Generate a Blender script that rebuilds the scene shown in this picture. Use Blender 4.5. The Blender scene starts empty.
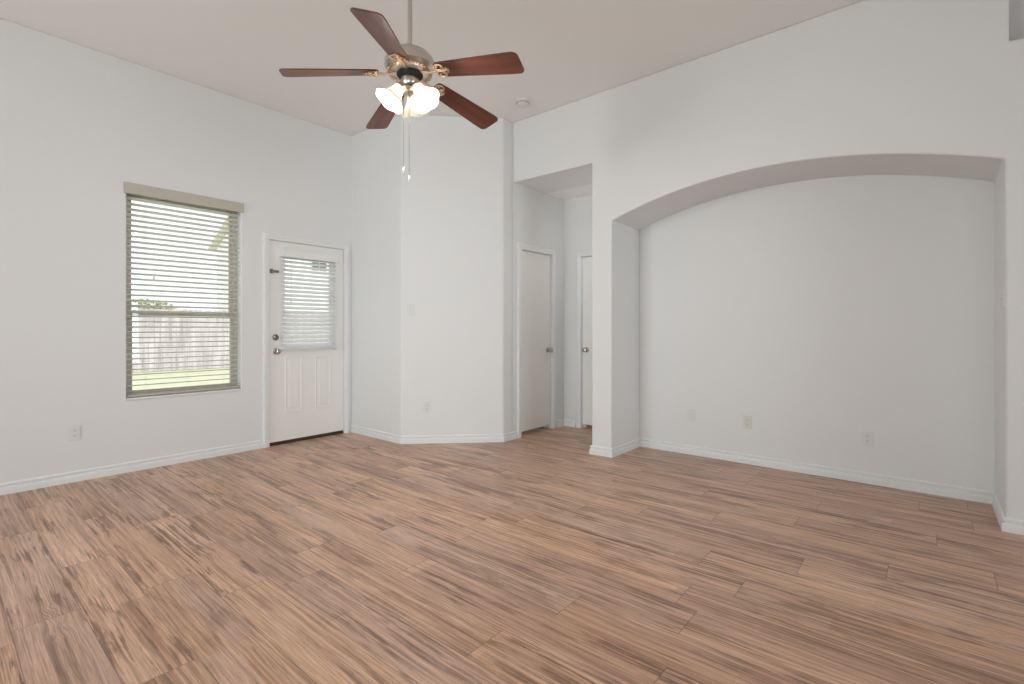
import bpy, bmesh, math, random
from mathutils import Vector, Matrix

random.seed(7)
S = bpy.context.scene
C = S.collection
PI = math.pi

# ------------------------------------------------------------------ camera
cam_data = bpy.data.cameras.new('camera')
cam_data.sensor_width = 36.0
cam_data.lens = 492.8 / 1024 * 36.0
cam_data.shift_y = -(342 - 328.66) / 1024
cam_data.clip_start = 0.05
cam_data.clip_end = 300
cam = bpy.data.objects.new('camera', cam_data)
C.objects.link(cam)
cam.location = (0, 0, 1.17)
cam.rotation_euler = (PI / 2, 0, 0.6976)
S.camera = cam

# ------------------------------------------------------------------ world, sun, added fill lights, exposure
S.view_settings.view_transform = 'Standard'
S.view_settings.look = 'None'
S.view_settings.gamma = 1.0
S.view_settings.use_curve_mapping = False
S.view_settings.exposure = -0.07
world = bpy.data.worlds.new('world')
S.world = world
world.use_nodes = True
bg = world.node_tree.nodes['Background']
bg.inputs['Color'].default_value = (0.90, 0.96, 1.0, 1)
bg.inputs['Strength'].default_value = 1.5


def lamp(name, kind, loc, rot, energy, color=(1, 1, 1), size=None, size_y=None, radius=None):
    d = bpy.data.lights.new(name, kind)
    d.energy = energy
    d.color = color
    if kind == 'AREA':
        d.shape = 'RECTANGLE'
        d.size = size
        d.size_y = size_y
    if radius is not None:
        d.shadow_soft_size = radius
    o = bpy.data.objects.new(name, d)
    C.objects.link(o)
    o.location = loc
    o.rotation_euler = rot
    return o


sun = lamp('sun', 'SUN', (0, 0, 20), (0, 0, 0), 3.0, (1.0, 0.985, 0.96))
sun.data.angle = 0.01
sun.rotation_euler = Vector((-0.42, -0.50, -0.76)).to_track_quat('-Z', 'Y').to_euler()
# added fill lights: rear, bay and side, at invented openings out of view
def aim(x, y):
    return Vector((x, y, 0)).to_track_quat('-Z', 'Y').to_euler()


lr = lamp('rear_fill_light', 'AREA', (-3.2, -4.02, 1.35), aim(0.12, 1), 52, (0.87, 0.96, 1.0), 2.2, 2.1)  # unseen source, added to light the room from behind
lr.data.spread = math.radians(110)
lb = lamp('bay_fill_light', 'AREA', (1.55, -3.15, 1.35), aim(-0.72, 0.69), 22, (0.85, 0.955, 1.0), 2.0, 2.1)  # added, aimed left so the back wall's right end stays dimmer
lb.data.spread = math.radians(100)
ls = lamp('side_fill_light', 'AREA', (4.62, 2.3, 1.35), aim(-1, 0.05), 16, (0.90, 0.97, 1.0), 2.2, 2.1)  # added to brighten the niche's left jamb and the hall side
ls.data.spread = math.radians(70)
lamp('ceiling_fill_light', 'AREA', (-0.9, -1.2, 1.9), (PI, 0, 0), 10, (0.97, 0.99, 1.0), 0.6, 0.6)  # unseen uplight added to brighten the ceiling
lamp('hall_fill_light', 'POINT', (-2.55, 4.85, 2.0), (0, 0, 0), 2.0, (1.0, 0.98, 0.95), radius=0.1)  # added fill without a fixture, lifts the dim hall


# ------------------------------------------------------------------ helpers
def srgb(r, g, b):
    def f(c):
        c /= 255.0
        return c / 12.92 if c <= 0.04045 else ((c + 0.055) / 1.055) ** 2.4
    return (f(r), f(g), f(b), 1.0)


def mat(name, col, rough=0.5, metal=0.0, spec=0.5, bump=None, var=None):
    m = bpy.data.materials.new(name)
    m.use_nodes = True
    nt = m.node_tree
    b = nt.nodes['Principled BSDF']
    b.inputs['Base Color'].default_value = col
    b.inputs['Roughness'].default_value = rough
    b.inputs['Metallic'].default_value = metal
    b.inputs['Specular IOR Level'].default_value = spec
    tc = nt.nodes.new('ShaderNodeTexCoord')
    if var:
        n = nt.nodes.new('ShaderNodeTexNoise')
        n.inputs['Scale'].default_value = var[0]
        n.inputs['Detail'].default_value = 4
        nt.links.new(tc.outputs['Object'], n.inputs['Vector'])
        mx = nt.nodes.new('ShaderNodeMix')
        mx.data_type = 'RGBA'
        k = var[1]
        mx.inputs[6].default_value = (col[0] * (1 - k), col[1] * (1 - k), col[2] * (1 - k), 1)
        mx.inputs[7].default_value = (min(1, col[0] * (1 + k)), min(1, col[1] * (1 + k)), min(1, col[2] * (1 + k)), 1)
        nt.links.new(n.outputs['Fac'], mx.inputs[0])
        nt.links.new(mx.outputs[2], b.inputs['Base Color'])
    if bump:
        n = nt.nodes.new('ShaderNodeTexNoise')
        n.inputs['Scale'].default_value = bump[0]
        n.inputs['Detail'].default_value = 3
        nt.links.new(tc.outputs['Object'], n.inputs['Vector'])
        bp = nt.nodes.new('ShaderNodeBump')
        bp.inputs['Strength'].default_value = bump[1]
        bp.inputs['Distance'].default_value = 0.002
        nt.links.new(n.outputs['Fac'], bp.inputs['Height'])
        nt.links.new(bp.outputs['Normal'], b.inputs['Normal'])
    return m


class NB:
    """tiny node-graph builder"""
    def __init__(self, nt):
        self.nt = nt

    def n(self, kind, **kw):
        x = self.nt.nodes.new(kind)
        for k, v in kw.items():
            setattr(x, k, v)
        return x

    def put(self, sock, v):
        if isinstance(v, (int, float)):
            sock.default_value = v
        elif isinstance(v, tuple):
            sock.default_value = v
        else:
            self.nt.links.new(v, sock)

    def math(self, op, a, b=None, c=None):
        x = self.n('ShaderNodeMath', operation=op)
        self.put(x.inputs[0], a)
        if b is not None:
            self.put(x.inputs[1], b)
        if c is not None:
            self.put(x.inputs[2], c)
        return x.outputs[0]

    def xyz(self, a, b, c=0.0):
        x = self.n('ShaderNodeCombineXYZ')
        self.put(x.inputs[0], a)
        self.put(x.inputs[1], b)
        self.put(x.inputs[2], c)
        return x.outputs[0]

    def noise(self, vec, scale=1.0, detail=4.0, rough=0.5, dist=0.0):
        x = self.n('ShaderNodeTexNoise')
        self.put(x.inputs['Vector'], vec)
        x.inputs['Scale'].default_value = scale
        x.inputs['Detail'].default_value = detail
        x.inputs['Roughness'].default_value = rough
        x.inputs['Distortion'].default_value = dist
        return x.outputs['Fac']

    def remap(self, v, a, b, c=0.0, d=1.0):
        x = self.n('ShaderNodeMapRange')
        self.put(x.inputs[0], v)
        for i, q in enumerate((a, b, c, d)):
            x.inputs[i + 1].default_value = q
        return x.outputs[0]

    def mix(self, f, a, b, blend='MIX'):
        x = self.n('ShaderNodeMix', data_type='RGBA', blend_type=blend)
        self.put(x.inputs[0], f)
        self.put(x.inputs[6], a)
        self.put(x.inputs[7], b)
        return x.outputs[2]


def floor_material():
    m = bpy.data.materials.new('laminate_planks')
    m.use_nodes = True
    nt = m.node_tree
    b = nt.nodes['Principled BSDF']
    g = NB(nt)
    tc = g.n('ShaderNodeTexCoord')
    sp = g.n('ShaderNodeSeparateXYZ')
    nt.links.new(tc.outputs['Object'], sp.inputs[0])
    x, y = sp.outputs[0], sp.outputs[1]
    rowf = g.math('DIVIDE', g.math('SUBTRACT', y, 0.42), 0.205)
    row = g.math('FLOOR', rowf)
    fy = g.math('FRACT', rowf)
    wr = g.n('ShaderNodeTexWhiteNoise', noise_dimensions='1D')
    g.put(wr.inputs['W'], row)
    colf = g.math('ADD', g.math('DIVIDE', x, 1.25), wr.outputs['Value'])
    col = g.math('FLOOR', colf)
    fx = g.math('FRACT', colf)
    wp = g.n('ShaderNodeTexWhiteNoise', noise_dimensions='2D')
    g.put(wp.inputs['Vector'], g.xyz(row, col))
    rs = g.n('ShaderNodeSeparateColor')
    nt.links.new(wp.outputs['Color'], rs.inputs[0])
    r1, r2, r3 = rs.outputs[0], rs.outputs[1], rs.outputs[2]
    ox = g.math('MULTIPLY', r1, 53.0)
    oy = g.math('MULTIPLY', r2, 31.0)
    gx = g.math('ADD', x, ox)
    gy = g.math('ADD', y, oy)

    def stretch(sx, sy):
        return g.xyz(g.math('MULTIPLY', gx, sx), g.math('MULTIPLY', gy, sy), g.math('MULTIPLY', r3, 9.0))
    warp = g.noise(stretch(2.2, 6.0), 1.0, 3, 0.5)                       # broad figure
    gyw = g.math('ADD', gy, g.math('MULTIPLY', g.math('SUBTRACT', warp, 0.5), 0.022))

    def wstretch(sx, sy, z=0.0):
        return g.xyz(g.math('MULTIPLY', gx, sx), g.math('MULTIPLY', gyw, sy), z)
    knotv = g.noise(stretch(1.1, 5.5), 1.0, 2, 0.5)                     # where the figure swirls
    knot = g.remap(knotv, 0.62, 0.78)
    swirl = g.noise(stretch(5.0, 13.0), 1.0, 3, 0.55, 0.6)
    gyw = g.math('ADD', gyw, g.math('MULTIPLY', g.math('MULTIPLY', knot, g.math('SUBTRACT', swirl, 0.5)), 0.13))
    fine = g.noise(wstretch(6.0, 190.0, 3.1), 1.0, 3, 0.6)    # fibre
    mid = g.noise(wstretch(1.3, 58.0, 7.7), 1.0, 6, 0.68, 0.12)          # streaks
    broad = g.noise(wstretch(0.55, 13.0, 1.3), 1.0, 4, 0.6, 0.3)          # heart and sap patches
    spalt = g.noise(wstretch(1.5, 52.0, 5.2), 1.0, 8, 0.74, 0.35)         # dark mineral streaks
    blot = g.noise(stretch(1.9, 7.0), 1.0, 4, 0.6, 0.5)                  # patches where streaks gather
    tone = g.math('ADD', g.math('MULTIPLY', g.remap(broad, 0.28, 0.72), 0.42), g.math('MULTIPLY', g.remap(mid, 0.35, 0.66), 0.58))
    ramp = g.n('ShaderNodeValToRGB')
    cr = ramp.color_ramp
    cr.elements[0].position = 0.0
    cr.elements[0].color = srgb(128, 97, 80)
    cr.elements[1].position = 1.0
    cr.elements[1].color = srgb(234, 201, 178)
    for p, cc in ((0.25, (168, 132, 111)), (0.48, (200, 164, 140)), (0.72, (216, 181, 157))):
        e = cr.elements.new(p)
        e.color = srgb(*cc)
    g.put(ramp.inputs[0], tone)
    c = ramp.outputs[0]
    # grey and tan planks
    c = g.mix(g.remap(r3, 0.5, 1.0, 0.0, 0.40), c, srgb(190, 165, 152))
    c = g.mix(g.remap(r1, 0.6, 1.0, 0.0, 0.28), c, srgb(222, 184, 150))
    # each plank is printed as strips of differing tint
    ns = g.math('ADD', 2.0, g.math('ROUND', r1))
    stf = g.math('ADD', g.math('MULTIPLY', fy, ns), g.math('MULTIPLY', g.math('SUBTRACT', warp, 0.5), 0.35))
    st = g.math('FLOOR', stf)
    c2 = g.math('FLOOR', g.math('MULTIPLY', g.math('ADD', fx, r3), 1.6))
    ws = g.n('ShaderNodeTexWhiteNoise', noise_dimensions='3D')
    g.put(ws.inputs['Vector'], g.xyz(g.math('ADD', g.math('MULTIPLY', row, 7.0), st), col, c2))
    sc2 = g.n('ShaderNodeSeparateColor')
    nt.links.new(ws.outputs['Color'], sc2.inputs[0])
    c = g.mix(g.remap(sc2.outputs[0], 0.55, 1.0, 0.0, 0.45), c, srgb(214, 184, 166))
    c = g.mix(g.remap(sc2.outputs[1], 0.55, 1.0, 0.0, 0.45), c, srgb(166, 136, 124))
    c = g.mix(g.remap(sc2.outputs[2], 0.65, 1.0, 0.0, 0.35), c, srgb(196, 150, 118))
    # fibre
    c = g.mix(g.remap(fine, 0.34, 0.60, 0.45, 0.0), c, srgb(128, 98, 80))
    # dark streaks, thickest in the blotches
    thr = g.remap(blot, 0.36, 0.62, 0.09, -0.07)
    sv = g.math('SUBTRACT', spalt, g.math('ADD', thr, 0.52))
    sp1 = g.math('MULTIPLY', g.remap(sv, 0.0, 0.08, 0.0, 1.0), g.remap(r2, 0.0, 1.0, 0.5, 1.0))
    c = g.mix(g.math('MULTIPLY', sp1, 0.85), c, srgb(98, 72, 58))
    ring = g.noise(wstretch(0.9, 95.0, 21.0), 1.0, 2, 0.5, 0.2)
    c = g.mix(g.math('MULTIPLY', g.remap(ring, 0.52, 0.66, 0.0, 0.55), g.remap(blot, 0.35, 0.6, 0.35, 1.0)), c, srgb(104, 80, 67))
    # thin dark cracks along the grain
    crk = g.noise(wstretch(1.1, 60.0, 12.2), 1.0, 4, 0.6, 0.3)
    c = g.mix(g.remap(crk, 0.66, 0.74, 0.0, 0.75), c, srgb(82, 58, 46))
    # plank to plank value
    hv = g.n('ShaderNodeHueSaturation')
    g.put(hv.inputs['Color'], c)
    g.put(hv.inputs['Value'], g.remap(r2, 0.0, 1.0, 1.15, 1.29))
    hv.inputs['Saturation'].default_value = 1.07
    c = hv.outputs[0]
    # seams
    ey = g.math('MULTIPLY', g.math('MINIMUM', fy, g.math('SUBTRACT', 1.0, fy)), 0.205)
    ex = g.math('MULTIPLY', g.math('MINIMUM', fx, g.math('SUBTRACT', 1.0, fx)), 1.25)
    seam = g.remap(g.math('MINIMUM', ey, ex), 0.0006, 0.0024, 1.0, 0.0)
    c = g.mix(g.math('MULTIPLY', seam, 0.6), c, srgb(74, 54, 44))
    g.put(b.inputs['Base Color'], c)
    g.put(b.inputs['Roughness'], g.remap(mid, 0.3, 0.7, 0.40, 0.30))
    b.inputs['Specular IOR Level'].default_value = 0.45
    bp = g.n('ShaderNodeBump')
    bp.inputs['Strength'].default_value = 0.25
    bp.inputs['Distance'].default_value = 0.001
    g.put(bp.inputs['Height'], g.math('SUBTRACT', fine, g.math('MULTIPLY', seam, 2.0)))
    nt.links.new(bp.outputs['Normal'], b.inputs['Normal'])
    return m


def wood_material(name, dark, light, rough=0.35):
    m = bpy.data.materials.new(name)
    m.use_nodes = True
    nt = m.node_tree
    b = nt.nodes['Principled BSDF']
    g = NB(nt)
    tc = g.n('ShaderNodeTexCoord')
    mp = g.n('ShaderNodeMapping')
    mp.inputs['Scale'].default_value = (3.0, 45.0, 10.0)
    nt.links.new(tc.outputs['Object'], mp.inputs[0])
    n = g.noise(mp.outputs[0], 1.0, 6, 0.6, 0.6)
    g.put(b.inputs['Base Color'], g.mix(g.remap(n, 0.3, 0.7), dark, light))
    b.inputs['Roughness'].default_value = rough
    return m


def glass_material(name, tint=(1, 1, 1, 1), refl=0.06):
    m = bpy.data.materials.new(name)
    m.use_nodes = True
    nt = m.node_tree
    nt.nodes.clear()
    out = nt.nodes.new('ShaderNodeOutputMaterial')
    t = nt.nodes.new('ShaderNodeBsdfTransparent')
    t.inputs[0].default_value = tint
    gl = nt.nodes.new('ShaderNodeBsdfGlossy')
    gl.inputs['Roughness'].default_value = 0.02
    mx = nt.nodes.new('ShaderNodeMixShader')
    mx.inputs[0].default_value = refl
    nt.links.new(t.outputs[0], mx.inputs[1])
    nt.links.new(gl.outputs[0], mx.inputs[2])
    nt.links.new(mx.outputs[0], out.inputs[0])
    return m


def translucent_material(name, col, fac=0.5, rough=0.5):
    m = bpy.data.materials.new(name)
    m.use_nodes = True
    nt = m.node_tree
    b = nt.nodes['Principled BSDF']
    b.inputs['Base Color'].default_value = col
    b.inputs['Roughness'].default_value = rough
    t = nt.nodes.new('ShaderNodeBsdfTranslucent')
    t.inputs[0].default_value = col
    mx = nt.nodes.new('ShaderNodeMixShader')
    mx.inputs[0].default_value = fac
    out = nt.nodes['Material Output']
    nt.links.new(b.outputs[0], mx.inputs[1])
    nt.links.new(t.outputs[0], mx.inputs[2])
    nt.links.new(mx.outputs[0], out.inputs[0])
    return m


def emit_material(name, col, strength):
    m = bpy.data.materials.new(name)
    m.use_nodes = True
    b = m.node_tree.nodes['Principled BSDF']
    b.inputs['Base Color'].default_value = col
    b.inputs['Emission Color'].default_value = col
    b.inputs['Emission Strength'].default_value = strength
    return m


def grass_material():
    m = bpy.data.materials.new('lawn_grass')
    m.use_nodes = True
    nt = m.node_tree
    b = nt.nodes['Principled BSDF']
    g = NB(nt)
    tc = g.n('ShaderNodeTexCoord')
    n1 = g.noise(tc.outputs['Object'], 1.2, 6, 0.6)
    n2 = g.noise(tc.outputs['Object'], 30.0, 4, 0.6)
    c = g.mix(g.remap(n1, 0.35, 0.65), srgb(186, 190, 156), srgb(206, 205, 178))
    c = g.mix(g.remap(n2, 0.4, 0.6, 0.0, 0.5), c, srgb(166, 174, 130))
    g.put(b.inputs['Base Color'], c)
    b.inputs['Roughness'].default_value = 0.9
    return m


def fence_material():
    m = bpy.data.materials.new('weathered_cedar')
    m.use_nodes = True
    nt = m.node_tree
    b = nt.nodes['Principled BSDF']
    g = NB(nt)
    tc = g.n('ShaderNodeTexCoord')
    mp = g.n('ShaderNodeMapping')
    mp.inputs['Scale'].default_value = (6.0, 6.0, 0.7)
    nt.links.new(tc.outputs['Object'], mp.inputs[0])
    n = g.noise(mp.outputs[0], 1.0, 5, 0.6)
    g.put(b.inputs['Base Color'], g.mix(g.remap(n, 0.35, 0.65), srgb(178, 168, 170), srgb(220, 212, 216)))
    b.inputs['Roughness'].default_value = 0.85
    return m


M = {
    'wall': mat('wall_paint', (0.80, 0.80, 0.795, 1), 0.45, 0, 0.35, bump=(140, 0.12)),
    'ceiling': mat('ceiling_paint', (0.92, 0.90, 0.875, 1), 0.8, 0, 0.2, bump=(120, 0.15)),
    'trim': mat('trim_paint', (0.82, 0.825, 0.82, 1), 0.35, 0, 0.5, bump=(60, 0.03)),
    'door': mat('door_paint', (0.88, 0.868, 0.835, 1), 0.4, 0, 0.45, bump=(60, 0.03)),
    'floor': floor_material(),
    'blade': wood_material('walnut_blade', srgb(74, 36, 24), srgb(118, 62, 42)),
    'nickel': mat('brushed_nickel', (0.62, 0.58, 0.53, 1), 0.30, 1.0, bump=(400, 0.05)),
    'bronze': mat('antique_brass', (0.72, 0.52, 0.38, 1), 0.32, 1.0, var=(40, 0.2)),
    'dark': mat('dark_gap', (0.02, 0.018, 0.016, 1), 0.8, var=(20, 0.1)),
    'shade': translucent_material('frosted_glass', (0.95, 0.92, 0.86, 1), 0.34, 0.25),
    'bulb': emit_material('bulb_glow', (1.0, 0.92, 0.80, 1), 20.0),
    'satin': mat('satin_nickel_knob', (0.50, 0.46, 0.42, 1), 0.28, 1.0, bump=(300, 0.04)),
    'hardware': mat('dark_satin_hardware', (0.22, 0.20, 0.18, 1), 0.3, 1.0, bump=(300, 0.04)),
    'slat': translucent_material('faux_wood_slat', (0.80, 0.79, 0.76, 1), 0.04, 0.5),
    'doorslat': translucent_material('white_vinyl_slat', (0.92, 0.92, 0.93, 1), 0.45, 0.45),
    'vinyl': mat('almond_vinyl_frame', srgb(188, 182, 166), 0.5, var=(12, 0.05)),
    'valance': mat('almond_valance', srgb(192, 188, 174), 0.5, var=(12, 0.03)),
    'glass': glass_material('window_glass'),
    'plastic': mat('white_plastic', (0.765, 0.765, 0.745, 1), 0.4, var=(30, 0.02)),
    'ivory': mat('ivory_plastic', srgb(222, 221, 210), 0.4, var=(30, 0.02)),
    'slot': mat('socket_slot', (0.10, 0.10, 0.10, 1), 0.6, var=(30, 0.1)),
    'threshold': mat('bronze_threshold', srgb(74, 54, 42), 0.5, 0.3, var=(18, 0.15)),
    'cord': mat('white_cord', (0.78, 0.77, 0.73, 1), 0.7, var=(60, 0.05)),
    'chain': mat('pull_chain_metal', (0.07, 0.067, 0.064, 1), 0.7, 0.2, var=(60, 0.1)),
    'grass': grass_material(),
    'fence': fence_material(),
    'stucco': mat('pale_stucco', srgb(250, 249, 248), 0.9, var=(3, 0.05)),
    'shingle': mat('tan_shingle', srgb(226, 220, 206), 0.9, var=(8, 0.2)),
    'leaf': mat('leaf_green', srgb(192, 198, 166), 0.7, var=(5, 0.3)),
    'bark': mat('bark', srgb(96, 80, 66), 0.9, var=(14, 0.3)),
}


def link(name, bm, m, parent=None, smooth=None, loc=None, rot=None, bevel=None, recalc=True):
    if recalc:
        bmesh.ops.recalc_face_normals(bm, faces=bm.faces[:])
    me = bpy.data.meshes.new(name)
    bm.to_mesh(me)
    bm.free()
    me.materials.append(m)
    if smooth is not None:
        for p in me.polygons:
            p.use_smooth = True
        me.set_sharp_from_angle(angle=math.radians(smooth))
    o = bpy.data.objects.new(name, me)
    C.objects.link(o)
    if parent is not None:
        o.parent = parent
    if loc is not None:
        o.location = loc
    if rot is not None:
        o.rotation_euler = rot
    if bevel:
        md = o.modifiers.new('bevel', 'BEVEL')
        md.width = bevel[0]
        md.segments = bevel[1]
        md.limit_method = 'ANGLE'
        md.angle_limit = math.radians(40)
    return o


def tag(o, label=None, cat=None, group=None, kind=None):
    if label:
        o['label'] = label
    if cat:
        o['category'] = cat
    if group:
        o['group'] = group
    if kind:
        o['kind'] = kind
    return o


def thing(name, loc, rotz=0.0, label=None, cat=None, group=None, kind=None):
    o = bpy.data.objects.new(name, None)
    o.empty_display_size = 0.1
    C.objects.link(o)
    o.location = loc
    o.rotation_euler = (0, 0, rotz)
    return tag(o, label, cat, group, kind)


def box(bm, x0, x1, y0, y1, z0, z1, mtx=None):
    vs = [bm.verts.new((x, y, z)) for z in (z0, z1) for y in (y0, y1) for x in (x0, x1)]
    for f in ((0, 2, 3, 1), (4, 5, 7, 6), (0, 1, 5, 4), (2, 6, 7, 3), (0, 4, 6, 2), (1, 3, 7, 5)):
        bm.faces.new([vs[i] for i in f])
    if mtx is not None:
        for v in vs:
            v.co = mtx @ v.co
    return vs


def bevbox(bm, x0, x1, y0, y1, z0, z1, w=0.003, seg=2, mtx=None):
    t = bmesh.new()
    box(t, x0, x1, y0, y1, z0, z1)
    bmesh.ops.bevel(t, geom=t.edges[:], offset=w, segments=seg, affect='EDGES', profile=0.5)
    merge(bm, t, mtx)


def merge(bm, t, mtx=None):
    if mtx is not None:
        bmesh.ops.transform(t, matrix=mtx, verts=t.verts[:])
    me = bpy.data.meshes.new('tmp')
    t.to_mesh(me)
    t.free()
    bm.from_mesh(me)
    bpy.data.meshes.remove(me)


def lathe(bm, prof, n=32, mtx=None, ripple=None):
    rings = []
    for r, z in prof:
        ring = []
        for i in range(n):
            a = 2 * PI * i / n
            rr = r
            zz = z
            if ripple:
                rr, zz = ripple(r, z, a)
            v = Vector((rr * math.cos(a), rr * math.sin(a), zz))
            ring.append(bm.verts.new(mtx @ v if mtx is not None else v))
        rings.append(ring)
    for a, b in zip(rings, rings[1:]):
        for i in range(n):
            j = (i + 1) % n
            bm.faces.new((a[i], a[j], b[j], b[i]))
    return rings


def lathe_solid(bm, prof, n=32, mtx=None):
    rings = lathe(bm, prof, n, mtx)
    bm.faces.new(rings[0][::-1])
    bm.faces.new(rings[-1])


def tube(bm, pts, r, n=8, closed=False):
    pts = [Vector(p) for p in pts]
    rings = []
    m = len(pts)
    up = None
    for i, p in enumerate(pts):
        if closed:
            d = pts[(i + 1) % m] - pts[i - 1]
        else:
            d = pts[min(i + 1, m - 1)] - pts[max(i - 1, 0)]
        d.normalize()
        if up is None:
            up = Vector((0, 0, 1)) if abs(d.z) < 0.9 else Vector((1, 0, 0))
        s = d.cross(up).normalized()
        up = s.cross(d).normalized()
        rr = r[i] if isinstance(r, (list, tuple)) else r
        rings.append([bm.verts.new(p + (s * math.cos(2 * PI * k / n) + up * math.sin(2 * PI * k / n)) * rr) for k in range(n)])
    pairs = list(zip(rings, rings[1:]))
    if closed:
        pairs.append((rings[-1], rings[0]))
    for a, b in pairs:
        for k in range(n):
            j = (k + 1) % n
            bm.faces.new((a[k], a[j], b[j], b[k]))
    if not closed:
        bm.faces.new(rings[0][::-1])
        bm.faces.new(rings[-1])


def sweep(bm, path, prof, mapf, closed=False):
    """profile (offset along the left normal, height) along a 2-D path with mitred corners"""
    P = [Vector(p) for p in path]
    n = len(P)
    rings = []
    for i in range(n):
        def nrm(a, b):
            d = (b - a).normalized()
            return Vector((-d.y, d.x))
        if closed:
            n1 = nrm(P[i - 1], P[i])
            n2 = nrm(P[i], P[(i + 1) % n])
        else:
            n1 = nrm(P[max(i - 1, 0)], P[max(i, 1)])
            n2 = nrm(P[min(i, n - 2)], P[min(i + 1, n - 1)])
        mv = (n1 + n2)
        mv = mv / max(mv.dot(n1), 1e-6)
        rings.append([bm.verts.new(mapf(P[i].x + mv.x * a, P[i].y + mv.y * a, h)) for a, h in prof])
    k = len(prof)
    pairs = list(zip(rings, rings[1:]))
    if closed:
        pairs.append((rings[-1], rings[0]))
    for a, b in pairs:
        for j in range(k):
            q = (j + 1) % k
            bm.faces.new((a[j], a[q], b[q], b[j]))
    if not closed:
        bm.faces.new(rings[0])
        bm.faces.new(rings[-1][::-1])


def prism(bm, poly, h0, h1, mapf):
    a = [bm.verts.new(mapf(p[0], p[1], h0)) for p in poly]
    b = [bm.verts.new(mapf(p[0], p[1], h1)) for p in poly]
    bm.faces.new(a)
    bm.faces.new(b[::-1])
    n = len(poly)
    for i in range(n):
        j = (i + 1) % n
        bm.faces.new((a[i], b[i], b[j], a[j]))


def holed(bm, x0, x1, z0, z1, y0, y1, holes):
    """a slab in the local XZ plane, y0..y1 thick, with rectangular holes"""
    xs = sorted({x0, x1, *[h[0] for h in holes], *[h[1] for h in holes]})
    zs = sorted({z0, z1, *[h[2] for h in holes], *[h[3] for h in holes]})
    xs = [x for x in xs if x0 <= x <= x1]
    zs = [z for z in zs if z0 <= z <= z1]
    nx, nz = len(xs) - 1, len(zs) - 1

    def solid(i, j):
        if i < 0 or j < 0 or i >= nx or j >= nz:
            return False
        cx, cz = (xs[i] + xs[i + 1]) / 2, (zs[j] + zs[j + 1]) / 2
        return not any(h[0] < cx < h[1] and h[2] < cz < h[3] for h in holes)
    V = {}

    def v(i, j, k):
        if (i, j, k) not in V:
            V[(i, j, k)] = bm.verts.new((xs[i], (y0, y1)[k], zs[j]))
        return V[(i, j, k)]
    for i in range(nx):
        for j in range(nz):
            if not solid(i, j):
                continue
            bm.faces.new((v(i, j, 0), v(i + 1, j, 0), v(i + 1, j + 1, 0), v(i, j + 1, 0)))
            bm.faces.new((v(i, j, 1), v(i, j + 1, 1), v(i + 1, j + 1, 1), v(i + 1, j, 1)))
            if not solid(i - 1, j):
                bm.faces.new((v(i, j, 0), v(i, j + 1, 0), v(i, j + 1, 1), v(i, j, 1)))
            if not solid(i + 1, j):
                bm.faces.new((v(i + 1, j, 0), v(i + 1, j, 1), v(i + 1, j + 1, 1), v(i + 1, j + 1, 0)))
            if not solid(i, j - 1):
                bm.faces.new((v(i, j, 0), v(i, j, 1), v(i + 1, j, 1), v(i + 1, j, 0)))
            if not solid(i, j + 1):
                bm.faces.new((v(i, j + 1, 0), v(i + 1, j + 1, 0), v(i + 1, j + 1, 1), v(i, j + 1, 1)))


XY = lambda x, y, h: Vector((x, y, h))
XZ = lambda x, z, h: Vector((x, h, z))      # h = depth along local y

# ------------------------------------------------------------------ dimensions
XA, YB, YN, XH, YH = -4.985, 4.015, 4.590, -3.346, 4.965
YS = 3.116                    # short wall beside the patio door
HC, HH = 3.358, 2.72          # ceilings
XR, YR = 4.60, -4.00          # unseen right and rear walls
PL, NL, NR = -2.392, -2.185, 0.356
DC = 7.198                    # offset of the diagonal wall
XD1 = YS - DC              # where the short wall meets the diagonal
YD2 = XH + DC              # where the diagonal meets the hall side


def struct(o):
    o['kind'] = 'structure'
    return o


# ------------------------------------------------------------------ shell
bm = bmesh.new()
box(bm, XA - 0.16, XR + 0.16, YR - 0.16, YH + 0.5, -0.12, 0.0)
struct(link('floor', bm, M['floor']))
bm = bmesh.new()
box(bm, XA - 0.16, XR + 0.16, YR - 0.16, YH + 0.5, HC, HC + 0.2)
struct(link('ceiling', bm, M['ceiling']))

W1 = (1.060, 1.937, 0.588, 2.335)           # window opening y0 y1 z0 z1
D1 = (2.187, 3.028, 0.0, 2.066)             # patio door opening
bm = bmesh.new()
holed(bm, YR - 0.16, YS + 0.2, 0, HC, 0.0, 0.16, [W1, D1])
struct(link('wall_left', bm, M['wall'], loc=(XA, 0, 0), rot=(0, 0, PI / 2), bevel=(0.008, 3)))

# the corner bump-out: short wall, diagonal wall and the hall side
bm = bmesh.new()
prism(bm, [(XA - 0.16, YS), (XD1, YS), (XH, YD2), (XH, 4.0), (XH - 0.12, 4.0), (XH - 0.12, YD2 + 0.05), (XD1 - 0.05, YS + 0.15), (XA - 0.16, YS + 0.15)], 0, HC, XY)
struct(link('wall_corner', bm, M['wall'], bevel=(0.016, 4)))

D2 = (4.128, 4.735, 0.0, 2.040)
bm = bmesh.new()
holed(bm, 4.0, YH + 0.12, 0, HC, 0.0, 0.12, [D2])
struct(link('wall_hall', bm, M['wall'], loc=(XH, 0, 0), rot=(0, 0, PI / 2)))
D3 = (-3.112, -2.45, 0.0, 2.026)
bm = bmesh.new()
holed(bm, XH - 0.12, NL - 0.1, 0, HH, 0.0, 0.12, [D3])
struct(link('wall_hall_end', bm, M['wall'], loc=(0, YH, 0)))

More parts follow.
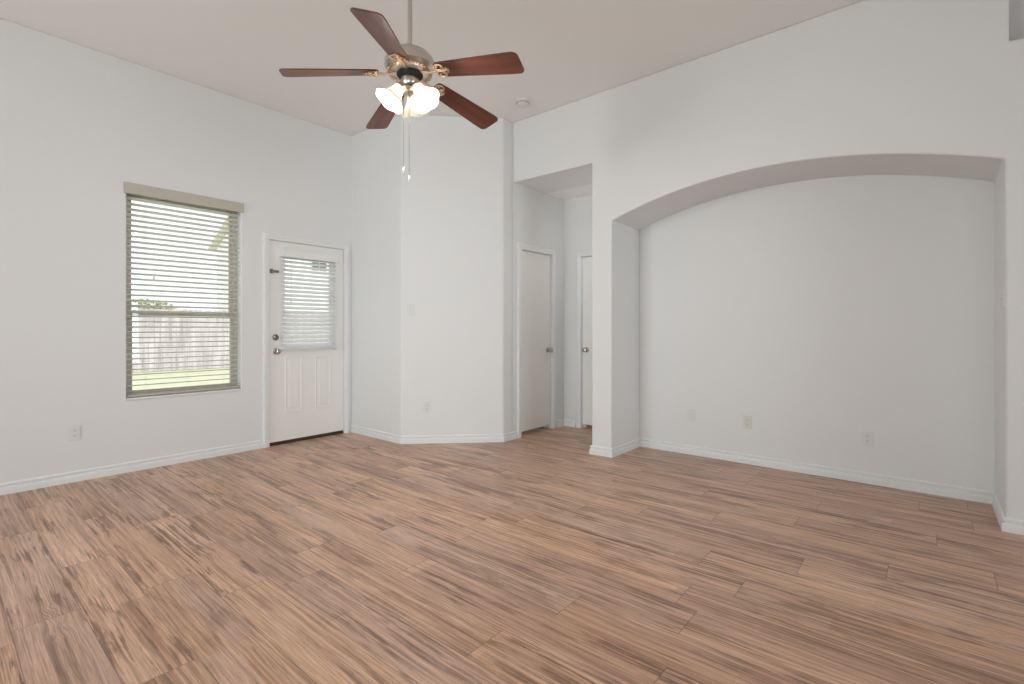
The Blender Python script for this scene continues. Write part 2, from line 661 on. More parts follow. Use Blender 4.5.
# back wall: one thick wall with the hall opening, the arched niche and the high recess cut in
ARC_Z, ARC_A = 2.150, 2.376
half = (NR - NL) / 2
rise = ARC_A - ARC_Z
AR = (half * half + rise * rise) / (2 * rise)
acx, acz = (NL + NR) / 2, ARC_A - AR
poly = [(XH - 0.10, HC), (XH - 0.10, HH), (PL, HH), (PL, 0), (NL, 0), (NL, ARC_Z)]
t0 = math.asin(half / AR)
for i in range(1, 56):
    t = -t0 + 2 * t0 * i / 56
    poly.append((acx + AR * math.sin(t), acz + AR * math.cos(t)))
poly += [(NR, ARC_Z), (NR, 0), (XR + 0.1, 0), (XR + 0.1, 2.826), (0.372, 2.826), (0.372, HC)]
bm = bmesh.new()
prism(bm, poly, YB, YN + 0.005, XZ)
struct(link('wall_back', bm, M['wall'], smooth=35, bevel=(0.012, 3)))
bm = bmesh.new()
box(bm, PL + 0.001, XR + 0.1, YN, YN + 0.16, 0, HC)
box(bm, 0.36, XR + 0.1, YB + 0.22, YN + 0.1, 2.80, HC)
struct(link('wall_niche', bm, M['wall']))
bm = bmesh.new()
box(bm, PL, NL, YN + 0.1, YH + 0.12, 0, HC)
struct(link('wall_hall_side', bm, M['wall']))
bm = bmesh.new()
box(bm, XH - 0.12, PL + 0.1, YN, YH + 0.12, HH, HH + 0.1)
struct(link('ceiling_hall', bm, M['ceiling']))
# unseen slabs behind the two hall doors, added to stop light leaking in
bm = bmesh.new()
box(bm, XH - 0.95, XH - 0.90, 3.9, YH + 0.6, 0, HC)
box(bm, XH - 0.95, PL + 0.1, YH + 0.42, YH + 0.5, 0, HC)
struct(link('wall_leak_block', bm, M['wall']))

# right and rear walls, with window openings invented to hold the fill lights
bm = bmesh.new()
holed(bm, -YN - 0.1, -YR + 0.16, 0, HC, 0.0, 0.16, [(-3.4, -1.2, 0.30, 2.40)])
struct(link('wall_right', bm, M['wall'], loc=(XR, 0, 0), rot=(0, 0, -PI / 2)))
RW = [(2.1, 4.3, 0.30, 2.40)]
bm = bmesh.new()
holed(bm, -XR - 0.16, -XA + 0.16, 0, HC, 0.0, 0.16, RW)
struct(link('wall_rear', bm, M['wall'], loc=(0, YR, 0), rot=(0, 0, PI)))
for k, h in enumerate(RW):
    bm = bmesh.new()
    sweep(bm, [(h[0], h[2]), (h[1], h[2]), (h[1], h[3]), (h[0], h[3])], [(0, 0.09), (0.05, 0.09), (0.05, 0.15), (0, 0.15)], XZ, True)
    struct(link('window_%d' % (k + 2), bm, M['trim'], loc=(0, YR, 0), rot=(0, 0, PI)))  # unseen frame, added around the rear fill's opening

# unseen angled wall and window frame, added behind the camera around the bay fill
bm = bmesh.new()
holed(bm, -1.9, 1.9, 0, HC, 0.0, 0.14, [(-1.05, 1.05, 0.30, 2.40)])
sweep(bm, [(-1.05, 0.30), (1.05, 0.30), (1.05, 2.40), (-1.05, 2.40)], [(0, 0.02), (0.05, 0.02), (0.05, 0.1), (0, 0.1)], XZ, True)
box(bm, -1.9, 1.9, 0.16, 0.18, 0, HC)
struct(link('wall_added_bay', bm, M['wall'], loc=(1.60, -3.20, 0), rot=(0, 0, math.atan2(-0.72, -0.69) )))

# ------------------------------------------------------------------ baseboards
BB = [(0.0, 0.0), (0.017, 0.0), (0.017, 0.036), (0.015, 0.047), (0.004, 0.050), (0.003, 0.058), (0.010, 0.061), (0.011, 0.072), (0.006, 0.080), (0.0, 0.082)]


def baseboard(name, paths):
    bm = bmesh.new()
    for p in paths:
        sweep(bm, p, BB, XY)
    return struct(link(name, bm, M['trim']))


# path direction keeps the room on the left hand
baseboard('baseboard_left', [[(XA, 2.140), (XA, YR)]])
baseboard('baseboard_corner', [[(XH, 4.062), (XH, YD2), (XD1, YS), (XA, YS)]])
baseboard('baseboard_hall', [[(-3.175, YH), (XH, YH), (XH, 4.800)]])
baseboard('baseboard_back', [[(XR, YB), (NR, YB), (NR, YN), (NL, YN), (NL, YB), (PL, YB), (PL, YH)]])
baseboard('baseboard_right', [[(XR, YR), (XR, YB)]])

# ------------------------------------------------------------------ doors
CAS = [(0.0, 0.0), (0.0, -0.011), (0.006, -0.014), (0.020, -0.014), (0.028, -0.018), (0.050, -0.018), (0.057, -0.015), (0.060, 0.0)]


def casing(parent, x0, x1, h, cut_right=0.0):
    bm = bmesh.new()
    # outward normal on the left hand when walking up the left side
    sweep(bm, [(x0, 0.0), (x0, h), (x1, h), (x1, 0.0)], CAS, XZ)
    return link('casing', bm, M['trim'], parent)


def jamb(parent, x0, x1, h, y_stop, t=0.012, depth=0.12):
    """lining of the opening (x0,x1,h = the hole) with a stop the slab closes against"""
    bm = bmesh.new()
    prof = [(0.0, 0.0), (-t, 0.0), (-t, y_stop), (-t - 0.012, y_stop), (-t - 0.012, y_stop + 0.03), (-t, y_stop + 0.03), (-t, depth), (0.0, depth)]
    sweep(bm, [(x0, 0.0), (x0, h), (x1, h), (x1, 0.0)], prof, XZ)
    return link('jamb', bm, M['trim'], parent)


def knob(parent, x, y, z, name='knob'):
    bm = bmesh.new()
    mt = Matrix.Translation((x, y, z)) @ Matrix.Rotation(PI / 2, 4, 'X')
    lathe_solid(bm, [(0.031, 0.0), (0.031, 0.004), (0.027, 0.008), (0.012, 0.010), (0.011, 0.028), (0.017, 0.034), (0.026, 0.042),
                     (0.0275, 0.052), (0.025, 0.060), (0.016, 0.064), (0.004, 0.065)], 24, mt)
    return link(name, bm, M['satin'], parent, smooth=40)


def hinge(parent, x, y, z):
    bm = bmesh.new()
    lathe_solid(bm, [(0.004, -0.004), (0.0065, 0.0), (0.0065, 0.088), (0.004, 0.092)], 12, Matrix.Translation((x, y, z)))
    return link('hinge', bm, M['trim'], parent, smooth=40)


# patio door with half-lite
dc = (D1[0] + D1[1]) / 2
door = thing('door_1', (XA, dc, 0), PI / 2, 'white half glass patio door beside the window with two raised lower panels', 'door', kind='structure')
hw = (D1[1] - D1[0]) / 2
sw = hw - 0.012 - 0.003
casing(door, -hw + 0.010, hw - 0.010, 2.058)
jamb(door, -hw, hw, D1[3], 0.054, depth=0.16)
GL = (-0.252, 0.256, 0.985, 1.885)
bm = bmesh.new()
holed(bm, -sw, sw, 0.034, 2.051, 0.008, 0.052, [GL])
# lite frame moulding
sweep(bm, [(GL[0], GL[2]), (GL[1], GL[2]), (GL[1], GL[3]), (GL[0], GL[3])], [(0.0, 0.02), (0.0, -0.001), (-0.010, -0.004), (-0.022, -0.001), (-0.028, 0.010)], XZ, True)
for px0, px1 in ((-0.252, -0.062), (0.072, 0.262)):
    z0, z1 = 0.305, 0.880
    sweep(bm, [(px0, z0), (px1, z0), (px1, z1), (px0, z1)], [(0.0, 0.010), (0.008, 0.004), (0.014, 0.0035), (0.022, 0.0085), (0.030, 0.010)], XZ, True)
    t = bmesh.new()
    box(t, px0 + 0.042, px1 - 0.042, 0.0045, 0.012, z0 + 0.042, z1 - 0.042)
    es = [e for e in t.edges if all(v.co.y < 0.007 for v in e.verts)]
    bmesh.ops.bevel(t, geom=es, offset=0.010, segments=1, affect='EDGES')
    merge(bm, t)
link('slab', bm, M['door'], door)
bm = bmesh.new()
box(bm, GL[0] - 0.001, GL[1] + 0.001, 0.026, 0.032, GL[2] - 0.001, GL[3] + 0.001)
link('glass_pane', bm, M['glass'], door)
kx = 2.268 - dc
knob(door, kx, 0.008, 0.942)
bm = bmesh.new()
mt = Matrix.Translation((kx - 0.004, 0.008, 1.083)) @ Matrix.Rotation(PI / 2, 4, 'X')
lathe_solid(bm, [(0.031, 0.0), (0.031, 0.006), (0.027, 0.014), (0.015, 0.016), (0.012, 0.018)], 24, mt)
bevbox(bm, kx - 0.009, kx + 0.001, -0.026, -0.008, 1.065, 1.101, 0.002)
link('deadbolt', bm, M['hardware'], door, smooth=40)
# flip latch at eye height
bm = bmesh.new()
bevbox(bm, -sw - 0.006, -sw + 0.030, -0.006, 0.008, 1.722, 1.764, 0.002)
bevbox(bm, -sw + 0.022, -sw + 0.088, -0.016, -0.004, 1.731, 1.755, 0.004)
tube(bm, [(-sw + 0.026, -0.012, 1.720), (-sw + 0.026, -0.012, 1.766)], 0.006, 10)
link('security_latch', bm, M['hardware'], door, smooth=40)
for z in (0.22, 1.0, 1.80):
    hinge(door, sw + 0.004, -0.002, z)
bm = bmesh.new()
box(bm, -hw + 0.012, hw - 0.012, 0.004, 0.16, 0.0, 0.018)
box(bm, -sw, sw, 0.012, 0.05, 0.018, 0.034)
link('threshold', bm, M['threshold'], door)

# hall doors: flush slabs
dc2 = (D2[0] + D2[1]) / 2
hd = thing('door_2', (XH, dc2, 0), PI / 2, 'white flush closet door on the left side of the little hall', 'door', kind='structure')
hw2 = (D2[1] - D2[0]) / 2
casing(hd, -hw2 + 0.010, hw2 - 0.010, D2[3] - 0.008)
jamb(hd, -hw2, hw2, D2[3], 0.062)
bm = bmesh.new()
bevbox(bm, -hw2 + 0.015, hw2 - 0.015, 0.022, 0.060, 0.045, D2[3] - 0.016, 0.002)
link('slab', bm, M['door'], hd)
knob(hd, 4.665 - dc2, 0.022, 0.922)

dc3 = (D3[0] + D3[1]) / 2
hd3 = thing('door_3', (dc3, YH, 0), 0.0, 'white flush door at the end of the hall, half hidden by the pillar', 'door', kind='structure')
hw3 = (D3[1] - D3[0]) / 2
casing(hd3, -hw3 + 0.010, hw3 - 0.010, D3[3] - 0.008)
jamb(hd3, -hw3, hw3, D3[3], 0.062)
bm = bmesh.new()
bevbox(bm, -hw3 + 0.015, hw3 - 0.015, 0.022, 0.060, 0.045, D3[3] - 0.016, 0.002)
link('slab', bm, M['door'], hd3)
knob(hd3, -3.04 - dc3, 0.022, 0.922)

# ------------------------------------------------------------------ window
wc = (W1[0] + W1[1]) / 2
ww = (W1[1] - W1[0]) / 2
wz0, wz1 = W1[2], W1[3]
win = thing('window_1', (XA, wc, wz0), PI / 2, 'single hung window with almond frame behind open horizontal blinds', 'window', kind='structure')
H1 = wz1 - wz0
bm = bmesh.new()
sweep(bm, [(-ww, 0), (ww, 0), (ww, H1), (-ww, H1)], [(0, 0.085), (0.034, 0.085), (0.034, 0.16), (0, 0.16)], XZ, True)
link('window_frame', bm, M['vinyl'], win)
mr = 1.302 - wz0
for nm, za, zb, ya, yb in (('upper_sash', mr - 0.018, H1 - 0.034, 0.125, 0.150), ('lower_sash', 0.034, mr + 0.022, 0.095, 0.122)):
    bm = bmesh.new()
    sweep(bm, [(-ww + 0.034, za), (ww - 0.034, za), (ww - 0.034, zb), (-ww + 0.034, zb)], [(0, ya), (0.024, ya), (0.024, yb), (0, yb)], XZ, True)
    so = link(nm, bm, M['vinyl'], win)
    bm = bmesh.new()
    ym = (ya + yb) / 2
    box(bm, -ww + 0.050, ww - 0.050, ym - 0.002, ym + 0.002, za + 0.016, zb - 0.016)
    link('glass_pane', bm, M['glass'], so)
bm = bmesh.new()
bevbox(bm, -0.035, 0.035, 0.080, 0.096, mr + 0.004, mr + 0.022, 0.003)
link('sash_lock', bm, M['vinyl'], win)
bm = bmesh.new()
bevbox(bm, -ww + 0.001, ww - 0.001, -0.012, 0.085, -0.002, 0.014, 0.004)
link('sill', bm, M['trim'], win)


def slat_set(bm, x0, x1, y, zs, width, tilt, thick=0.0028):
    """gently crowned slats; tilt raises the room-side edge"""
    nseg = 4
    for z in zs:
        top, bot = [], []
        for k in range(nseg + 1):
            u = -0.5 + k / nseg
            crown = 0.0022 * (1 - 4 * u * u)
            dy = u * width
            py = dy * math.cos(tilt) + crown * math.sin(tilt)
            pz = -dy * math.sin(tilt) + crown * math.cos(tilt)
            top.append((y + py, z + pz + thick / 2))
            bot.append((y + py, z + pz - thick / 2))
        loop = top + bot[::-1]
        a = [bm.verts.new((x0, p[0], p[1])) for p in loop]
        b = [bm.verts.new((x1, p[0], p[1])) for p in loop]
        m = len(loop)
        for i in range(m):
            j = (i + 1) % m
            bm.faces.new((a[i], a[j], b[j], b[i]))
        for q in range(nseg):
            bm.faces.new((a[q], a[q + 1], a[m - 2 - q], a[m - 1 - q]))
            bm.faces.new((b[q + 1], b[q], b[m - 1 - q], b[m - 2 - q]))


# window blind (hangs in the window opening, valance proud of the wall)
bl = thing('window_blind', (XA, wc, wz0 + 0.03), PI / 2, 'off white horizontal slat blind lowered with open slats over the window', 'blind')
o0 = -(wz0 + 0.03)
bm = bmesh.new()
bevbox(bm, -0.458, 0.458, -0.022, -0.008, o0 + 2.272, o0 + 2.362, 0.004, 2)
bevbox(bm, -0.458, -0.446, -0.020, 0.0, o0 + 2.272, o0 + 2.362, 0.002, 1)
bevbox(bm, 0.446, 0.458, -0.020, 0.0, o0 + 2.272, o0 + 2.362, 0.002, 1)
link('valance', bm, M['valance'], bl)
bm = bmesh.new()
bevbox(bm, -ww + 0.006, ww - 0.006, 0.012, 0.066, o0 + 2.285, o0 + 2.330, 0.003)
link('headrail', bm, M['valance'], bl)
bm = bmesh.new()
ns = 37
zs = [o0 + 0.655 + 0.0441 * i for i in range(ns)]
slat_set(bm, -ww + 0.008, ww - 0.008, 0.039, zs, 0.050, math.radians(12))
link('slats', bm, M['slat'], bl, smooth=50)
bm = bmesh.new()
bevbox(bm, -ww + 0.008, ww - 0.008, 0.014, 0.064, o0 + 0.606, o0 + 0.628, 0.005, 3)
link('bottom_rail', bm, M['vinyl'], bl, smooth=40)
for cx in (-0.30, 0.0, 0.30):
    bm = bmesh.new()
    for yy in (0.013, 0.065):
        tube(bm, [(cx, yy, o0 + 0.62), (cx, yy, o0 + 2.29)], 0.0011, 5)
    for z in zs:
        tube(bm, [(cx, 0.013, z - 0.004), (cx, 0.065, z - 0.004)], 0.0006, 4)
    link('ladder_cord', bm, M['cord'], bl)
bm = bmesh.new()
tube(bm, [(-0.25, 0.006, o0 + 2.28), (-0.252, 0.004, o0 + 1.95), (-0.251, 0.004, o0 + 1.62)], 0.0016, 6)
lathe_solid(bm, [(0.003, 0.0), (0.007, -0.012), (0.008, -0.034), (0.004, -0.040)], 12, Matrix.Translation((-0.251, 0.004, o0 + 1.62)))
link('pull_cord', bm, M['cord'], bl, smooth=40)

# blind on the patio door
db = thing('door_blind', (XA, dc, 0.95), PI / 2, 'narrow white slat blind with tilted slats mounted on the patio door glass', 'blind')
bm = bmesh.new()
bevbox(bm, -0.308, 0.312, -0.052, -0.042, 0.945, 1.018, 0.003)
bevbox(bm, -0.308, -0.300, -0.050, 0.006, 0.945, 1.018, 0.002, 1)
bevbox(bm, 0.304, 0.312, -0.050, 0.006, 0.945, 1.018, 0.002, 1)
link('valance', bm, M['door'], db)
bm = bmesh.new()
bevbox(bm, -0.298, 0.300, -0.040, 0.004, 0.960, 1.010, 0.003)
link('headrail', bm, M['doorslat'], db)
bm = bmesh.new()
zs = [0.050 + 0.0425 * i for i in range(22)]
slat_set(bm, -0.291, 0.296, -0.018, zs, 0.050, math.radians(-38))
link('slats', bm, M['doorslat'], db, smooth=50)
bm = bmesh.new()
bevbox(bm, -0.291, 0.296, -0.038, 0.000, 0.002, 0.022, 0.004, 2)
link('bottom_rail', bm, M['doorslat'], db, smooth=40)
for cx in (-0.20, 0.20):
    bm = bmesh.new()
    for yy in (-0.034, -0.002):
        tube(bm, [(cx, yy, 0.012), (cx, yy, 0.965)], 0.001, 5)
    link('ladder_cord', bm, M['cord'], db)
bm = bmesh.new()
tube(bm, [(-0.215, -0.056, 0.95), (-0.216, -0.058, 0.70), (-0.215, -0.058, 0.52)], 0.0014, 6)
lathe_solid(bm, [(0.003, 0.0), (0.007, -0.012), (0.008, -0.032), (0.004, -0.038)], 12, Matrix.Translation((-0.215, -0.058, 0.52)))
link('pull_cord', bm, M['cord'], db, smooth=40)
for sx in (-0.297, 0.302):
    bm = bmesh.new()
    bevbox(bm, sx - 0.006, sx + 0.006, -0.030, 0.008, -0.012, 0.018, 0.002)
    link('hold_down_bracket', bm, M['plastic'], db)

# ------------------------------------------------------------------ outlets, switches, plates
def plate_bm(w=0.072, h=0.117):
    bm = bmesh.new()
    t = bmesh.new()
    box(t, -w / 2, w / 2, -0.006, 0.0, -h / 2, h / 2)
    es = [e for e in t.edges if all(v.co.y < -0.003 for v in e.verts)]
    bmesh.ops.bevel(t, geom=es, offset=0.004, segments=3, affect='EDGES')
    merge(bm, t)
    return bm


def screw(parent, z):
    bm = bmesh.new()
    mt = Matrix.Translation((0, -0.0055, z)) @ Matrix.Rotation(PI / 2, 4, 'X')
    lathe_solid(bm, [(0.0036, 0.0), (0.0036, 0.001), (0.002, 0.0018)], 10, mt)
    box(bm, -0.003, 0.003, -0.0075, -0.0068, z - 0.0004, z + 0.0004)
    return link('screw', bm, M['plastic'], parent)


def outlet(loc, rotz, label, body='plastic', group='wall outlets'):
    o = thing('wall_outlet', loc, rotz, label, 'outlet', group)
    link('cover_plate', plate_bm(), M[body], o)
    for sz in (-0.0195, 0.0195):
        bm = bmesh.new()
        pts = []
        for k in range(24):
            a = 2 * PI * k / 24
            pts.append((max(-0.0135, min(0.0135, 0.0172 * math.cos(a))), sz + 0.0142 * math.sin(a)))
        prism(bm, pts, -0.0085, -0.004, XZ)
        rc = link('receptacle', bm, M['ivory' if body == 'ivory' else 'plastic'], o)
        bm = bmesh.new()
        box(bm, -0.0075, -0.0053, -0.0092, -0.008, sz - 0.002, sz + 0.007)
        box(bm, 0.0053, 0.0075, -0.0092, -0.008, sz - 0.001, sz + 0.006)
        lathe_solid(bm, [(0.0026, 0), (0.0026, 0.0012)], 10, Matrix.Translation((0, -0.008, sz - 0.0075)) @ Matrix.Rotation(PI / 2, 4, 'X'))
        link('slots', bm, M['slot'], rc)
    screw(o, 0.0)
    return o


def switch(loc, rotz, label):
    o = thing('light_switch', loc, rotz, label, 'switch', 'wall switches')
    link('cover_plate', plate_bm(), M['plastic'], o)
    bm = bmesh.new()
    box(bm, -0.0055, 0.0055, -0.0075, -0.004, -0.013, 0.013)
    bevbox(bm, -0.004, 0.004, -0.018, -0.006, -0.001, 0.008, 0.001, 1, Matrix.Rotation(math.radians(-14), 4, 'X'))
    link('toggle', bm, M['ivory'], o)
    screw(o, 0.03)
    screw(o, -0.03)
    return o


outlet((XA, 0.740, 0.374), PI / 2, 'white duplex wall outlet on the left wall, left of the window')
dgx = -3.899
outlet((dgx, dgx + DC, 0.369), PI / 4, 'white duplex wall outlet low on the angled corner wall')
outlet((-1.179, YN, 0.358), 0, 'ivory duplex wall outlet in the arched niche, middle of its three wall plates', 'ivory')
outlet((-0.333, YN, 0.341), 0, 'white duplex wall outlet in the arched niche, rightmost of its three wall plates')
dgx = -4.013
switch((dgx, dgx + DC, 1.360), PI / 4, 'white toggle light switch at chest height on the angled corner wall')
switch((NR, 4.075, 1.352), -PI / 2, 'white toggle light switch seen edge on, on the right side of the niche')
# blank jack plate
jp = thing('jack_plate', (-1.668, YN, 0.366), 0, 'white wall plate with a slim upright insert, leftmost plate in the arched niche', 'wall plate')
link('cover_plate', plate_bm(0.070, 0.114), M['plastic'], jp)
bm = bmesh.new()
bevbox(bm, -0.0085, 0.0085, -0.010, -0.004, -0.032, 0.032, 0.0015, 1)
link('insert', bm, M['plastic'], jp)
screw(jp, 0.046)
screw(jp, -0.046)

# smoke detector
sd = thing('smoke_detector', (-2.965, 3.70, HC), 0, 'round white smoke detector on the ceiling above the hall opening', 'smoke detector')
bm = bmesh.new()
lathe_solid(bm, [(0.070, 0.0), (0.070, -0.010), (0.066, -0.012)], 40)
link('mounting_base', bm, M['plastic'], sd, smooth=40)
bm = bmesh.new()
lathe_solid(bm, [(0.060, -0.012), (0.062, -0.022), (0.060, -0.034), (0.050, -0.042), (0.030, -0.044), (0.010, -0.044)], 40)
link('housing', bm, M['plastic'], sd, smooth=40)
bm = bmesh.new()
for k in range(24):
    a = 2 * PI * k / 24
    box(bm, 0.0605, 0.0630, -0.004, 0.004, -0.031, -0.020, Matrix.Rotation(a, 4, 'Z'))
link('vent_slots', bm, M['slot'], sd)
bm = bmesh.new()
lathe_solid(bm, [(0.012, -0.043), (0.012, -0.046), (0.009, -0.048)], 20, Matrix.Translation((0.018, 0, 0)))
link('test_button', bm, M['plastic'], sd, smooth=40)

# ------------------------------------------------------------------ ceiling fan
FX, FY = -2.181, 1.724
fan = thing('ceiling_fan', (FX, FY, HC), 0, 'five blade ceiling fan with dark walnut blades, nickel motor and lit glass shades', 'ceiling fan')
Z = lambda z: z - HC
bm = bmesh.new()
lathe_solid(bm, [(0.068, Z(HC)), (0.070, Z(HC - 0.02)), (0.060, Z(HC - 0.05)), (0.030, Z(HC - 0.075)), (0.017, Z(HC - 0.08))], 40)
link('canopy', bm, M['nickel'], fan, smooth=40)
bm = bmesh.new()
lathe_solid(bm, [(0.0125, Z(HC - 0.07)), (0.0125, Z(2.73))], 20)
link('downrod', bm, M['nickel'], fan, smooth=40)
bm = bmesh.new()
lathe_solid(bm, [(0.018, Z(2.735)), (0.024, Z(2.725)), (0.028, Z(2.708)), (0.055, Z(2.704)), (0.088, Z(2.694)), (0.113, Z(2.678)), (0.128, Z(2.660)), (0.134, Z(2.645)),
                 (0.136, Z(2.640)), (0.136, Z(2.608)), (0.131, Z(2.602)), (0.127, Z(2.592)), (0.116, Z(2.582)), (0.092, Z(2.576)), (0.070, Z(2.574))], 56)
link('motor_housing', bm, M['nickel'], fan, smooth=35)
bm = bmesh.new()
for k in range(36):
    a = 2 * PI * k / 36
    mt = Matrix.Rotation(a, 4, 'Z') @ Matrix.Translation((0.108, 0, Z(2.579))) @ Matrix.Rotation(math.radians(22), 4, 'Y')
    box(bm, -0.014, 0.014, -0.0032, 0.0032, -0.003, 0.006, mt)
link('vent_fins', bm, M['bronze'], fan)
bm = bmesh.new()
lathe_solid(bm, [(0.070, Z(2.576)), (0.072, Z(2.568)), (0.066, Z(2.560)), (0.048, Z(2.555))], 40)
link('flywheel', bm, M['dark'], fan, smooth=40)
bm = bmesh.new()
lathe_solid(bm, [(0.036, Z(2.558)), (0.046, Z(2.553)), (0.050, Z(2.543)), (0.050, Z(2.516)), (0.044, Z(2.506)), (0.054, Z(2.494)), (0.058, Z(2.484)), (0.052, Z(2.472)), (0.034, Z(2.462)), (0.012, Z(2.456)), (0.004, Z(2.450))], 40)
link('switch_housing', bm, M['nickel'], fan, smooth=35)


def blade_mesh():
    R0, R1 = 0.168, 0.664
    out = []
    nL = 18

    def hwid(r):
        s = (r - R0) / (R1 - R0)
        return 0.052 + 0.022 * min(1, s * 1.15)
    cr, ct = 0.022, 0.030
    # tip corner (rounded) and root corner (rounded), upper side then mirrored
    pts = []
    for k in range(7):
        a = PI - (PI / 2) * k / 6
        pts.append((R0 + cr + cr * math.cos(a), hwid(R0) - cr + cr * math.sin(a)))
    for k in range(1, nL):
        r = R0 + cr + (R1 - ct - R0 - cr) * k / nL
        pts.append((r, hwid(r)))
    for k in range(7):
        a = PI / 2 - (PI / 2) * k / 6
        pts.append((R1 - ct + ct * math.cos(a), hwid(R1) - ct + ct * math.sin(a)))
    full = pts + [(x, -y) for x, y in pts[::-1]]
    bm = bmesh.new()
    prism(bm, full, -0.0035, 0.0035, XY)
    return bm


DROOP = math.atan2(2.562 - 2.501, 0.66 - 0.18)
PITCH = math.radians(-13)
BM = Matrix.Translation((0.168, 0, Z(2.566))) @ Matrix.Rotation(DROOP, 4, 'Y') @ Matrix.Rotation(PITCH, 4, 'X') @ Matrix.Translation((-0.168, 0, 0))


def iron_mesh():
    bm = bmesh.new()
    # cast arm from the flywheel to the blade
    t = bmesh.new()
    sweep(t, [(0.070, 0.0), (0.105, -0.006), (0.140, -0.014), (0.175, -0.012), (0.205, -0.008)], [(-0.003, -0.010), (0.003, -0.010), (0.003, 0.010), (-0.003, 0.010)],
          lambda x, z, h: Vector((x, h, z + Z(2.572))))
    merge(bm, t)
    # open scrolls under the blade root
    t = bmesh.new()
    for s in (-1, 1):
        loop = []
        for k in range(20):
            a = 2 * PI * k / 20
            loop.append((0.196 + 0.026 * math.cos(a), s * (0.025 + 0.020 * math.sin(a)), -0.0075))
        tube(t, loop, 0.0042, 6, True)
        curl = []
        for k in range(15):
            a = PI * 1.6 * k / 14
            rr = 0.024 - 0.0011 * k
            curl.append((0.228 + rr * math.cos(a + 2.2), s * (0.012 + rr * 0.8 * math.sin(a + 2.2)), -0.0072))
        tube(t, curl, 0.0038, 6)
    bevbox(t, 0.165, 0.250, -0.009, 0.009, -0.0085, -0.0035, 0.002, 1)
    for sx, sy in ((0.186, 0.027), (0.186, -0.027), (0.236, 0.0)):
        lathe_solid(t, [(0.006, -0.0035), (0.006, -0.009), (0.003, -0.012)], 10, Matrix.Translation((sx, sy, 0)))
    merge(bm, t, BM)
    return bm


bmx = blade_mesh()
bmesh.ops.transform(bmx, matrix=BM, verts=bmx.verts[:])
b0 = link('blade', bmx, M['blade'], fan, rot=(0, 0, math.radians(17.37)), bevel=(0.0015, 2))
i0 = link('blade_bracket', iron_mesh(), M['bronze'], b0, smooth=45)
for k in range(1, 5):
    b = b0.copy()
    C.objects.link(b)
    b.parent = fan
    b.rotation_euler = (0, 0, math.radians(17.37 + 72 * k))
    c = i0.copy()
    C.objects.link(c)
    c.parent = b


def bell_profile():
    outer = [(0.020, 0.000), (0.027, -0.006), (0.031, -0.018), (0.034, -0.034), (0.039, -0.052), (0.050, -0.070), (0.063, -0.086), (0.076, -0.100), (0.086, -0.112)]
    inner = [(r - 0.003, z - 0.0005) for r, z in outer[::-1]]
    return outer + inner


def ripple(r, z, a):
    k = max(0.0, (-z - 0.06) / 0.052)
    return r * (1 + 0.03 * k * math.sin(6 * a)), z + 0.003 * k * math.cos(6 * a)


for az in (-113.0, 7.0, 127.0):
    arm = thing('light_arm', (0, 0, 0))
    bpy.data.objects.remove(arm)
    R = Matrix.Rotation(math.radians(az), 4, 'Z')
    ax = R @ Matrix.Translation((0.050, 0, Z(2.500))) @ Matrix.Rotation(math.radians(-33), 4, 'Y')
    bm = bmesh.new()
    tube(bm, [R @ Vector(p) for p in ((0.036, 0, Z(2.490)), (0.044, 0, Z(2.500)), (0.048, 0, Z(2.507)), (0.051, 0, Z(2.500)))], 0.007, 10)
    lathe_solid(bm, [(0.010, 0.008), (0.024, 0.004), (0.0305, -0.004), (0.0305, -0.014), (0.022, -0.016)], 24, ax)
    arm = link('light_arm', bm, M['nickel'], fan, smooth=40)
    bm = bmesh.new()
    lathe(bm, bell_profile(), 54, ax @ Matrix.Translation((0, 0, -0.004)), ripple)
    link('glass_shade', bm, M['shade'], arm, smooth=60, recalc=True)
    bm = bmesh.new()
    lathe_solid(bm, [(0.010, -0.016), (0.012, -0.030), (0.020, -0.046), (0.024, -0.062), (0.021, -0.076), (0.012, -0.085), (0.003, -0.088)], 20, ax)
    link('bulb', bm, M['bulb'], arm, smooth=60)
    p = ax @ Vector((0, 0, -0.100))
    lamp('bulb_light', 'POINT', (FX + p.x, FY + p.y, HC + p.z), (0, 0, 0), 14.5, (1.0, 0.97, 0.92), radius=0.03)

# pull chains: camera-left one shorter
rt = Vector((0.766, 0.6425, 0))
tw = Vector((0.785, -0.62, 0))
for nm, off, zt, zb in (('pull_chain', rt * -0.036 + tw * 0.000, 2.470, 2.060), ('pull_chain', rt * -0.004 + tw * 0.010, 2.455, 2.010)):
    bm = bmesh.new()
    tube(bm, [(off.x * 0.8, off.y * 0.8, Z(zt + 0.02)), (off.x, off.y, Z(zt)), (off.x, off.y, Z(zb))], 0.0011, 6)
    k = zt
    while k > zb:
        lathe_solid(bm, [(0.0008, -0.0018), (0.0019, 0.0), (0.0008, 0.0018)], 6, Matrix.Translation((off.x, off.y, Z(k))))
        k -= 0.009
    ch = link(nm, bm, M['chain'], fan)
    bm = bmesh.new()
    lathe_solid(bm, [(0.002, 0.004), (0.0055, -0.004), (0.0068, -0.018), (0.0062, -0.034), (0.003, -0.040)], 14, Matrix.Translation((off.x, off.y, Z(zb))))
    link('chain_pull', bm, M['plastic'], ch, smooth=50)

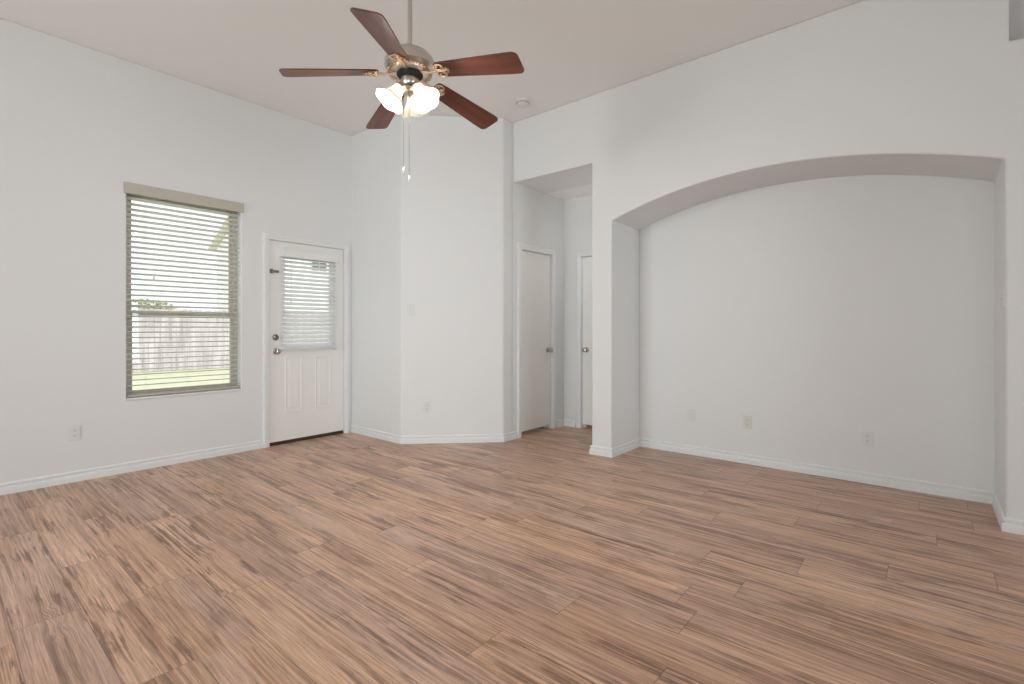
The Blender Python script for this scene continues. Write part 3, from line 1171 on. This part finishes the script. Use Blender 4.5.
# ------------------------------------------------------------------ yard outside the window
GZ = -0.15
bm = bmesh.new()
box(bm, -60, XA - 0.16, -30, 45, GZ - 0.2, GZ)
struct(link('ground', bm, M['grass']))
fn = thing('wooden_fence', (-18.0, 6.0, GZ), PI / 2, 'weathered wooden picket privacy fence across the back of the lawn', 'fence')
bm = bmesh.new()
x = -12.0
while x < 12.0:
    w = 0.138
    h = 1.93 + random.uniform(-0.015, 0.015)
    dy = random.uniform(-0.003, 0.003)
    poly2 = [(x, 0.02), (x + w, 0.02), (x + w, h - 0.03), (x + w - 0.03, h), (x + 0.03, h), (x, h - 0.03)]
    prism(bm, poly2, -0.012 + dy, 0.006 + dy, XZ)
    x += 0.146
link('picket_panel', bm, M['fence'], fn)
for z in (0.35, 1.0, 1.65):
    bm = bmesh.new()
    box(bm, -12, 12, 0.010, 0.048, z, z + 0.089)
    link('rail', bm, M['fence'], fn)
for k in range(11):
    bm = bmesh.new()
    bevbox(bm, -12 + 2.4 * k - 0.045, -12 + 2.4 * k + 0.045, 0.048, 0.138, 0, 1.90, 0.006)
    link('post', bm, M['fence'], fn)

nh = thing('neighbour_house', (-29.0, 16.4, GZ), 0, 'pale two storey house with a gable roof beyond the fence', 'house')
bm = bmesh.new()
prism(bm, [(-2.7, 0.0), (2.7, 0.0), (2.7, 6.05), (0.0, 7.40), (-2.7, 6.05)], -5.4, 5.4, XZ)
link('wall', bm, M['stucco'], nh)
bm = bmesh.new()
prism(bm, [(-3.1, 5.88), (0.0, 7.43), (3.1, 5.88), (3.1, 6.04), (0.0, 7.60), (-3.1, 6.04)], -5.75, 5.75, XZ)
link('roof', bm, M['shingle'], nh)
bm = bmesh.new()
holed(bm, -0.48, 0.48, 0, 0.62, -0.03, 0.03, [(-0.42, -0.02, 0.06, 0.56), (0.02, 0.42, 0.06, 0.56)])
f = link('window', bm, M['trim'], nh, loc=(2.72, -2.04, 4.52), rot=(0, 0, PI / 2))
bm = bmesh.new()
box(bm, -0.44, 0.44, -0.005, 0.005, 0.04, 0.58)
link('pane', bm, M['slot'], f)

# shrub whose top shows over the fence
sh = thing('garden_tree', (-20.6, 4.9, GZ), 0, 'leafy green tree top showing over the left part of the fence', 'tree')
bm = bmesh.new()
tube(bm, [(0, 0, 0), (0.05, 0.02, 0.7), (0.0, 0.05, 1.5)], [0.09, 0.07, 0.05], 10)
for k in range(6):
    a = k * PI / 3
    tube(bm, [(0.02, 0.03, 1.0), (0.4 * math.cos(a), 0.5 * math.sin(a), 1.6)], [0.04, 0.015], 6)
link('trunk', bm, M['bark'], sh)
bm = bmesh.new()
for k in range(2600):
    while True:
        p = Vector((random.uniform(-1, 1), random.uniform(-1, 1), random.uniform(-1, 1)))
        if 0.3 < p.length < 1.0:
            break
    c = Vector((p.x * 0.9, p.y * 1.25, 1.55 + p.z * 0.80))
    d = Vector((random.uniform(-1, 1), random.uniform(-1, 1), random.uniform(-0.6, 0.6))).normalized()
    q = d.cross(Vector((random.uniform(-1, 1), random.uniform(-1, 1), random.uniform(-1, 1)))).normalized()
    L, Wd = 0.10, 0.045
    bm.faces.new([bm.verts.new(c + v) for v in (d * -L, q * Wd, d * L, q * -Wd)])
link('foliage', bm, M['leaf'], sh, recalc=False)
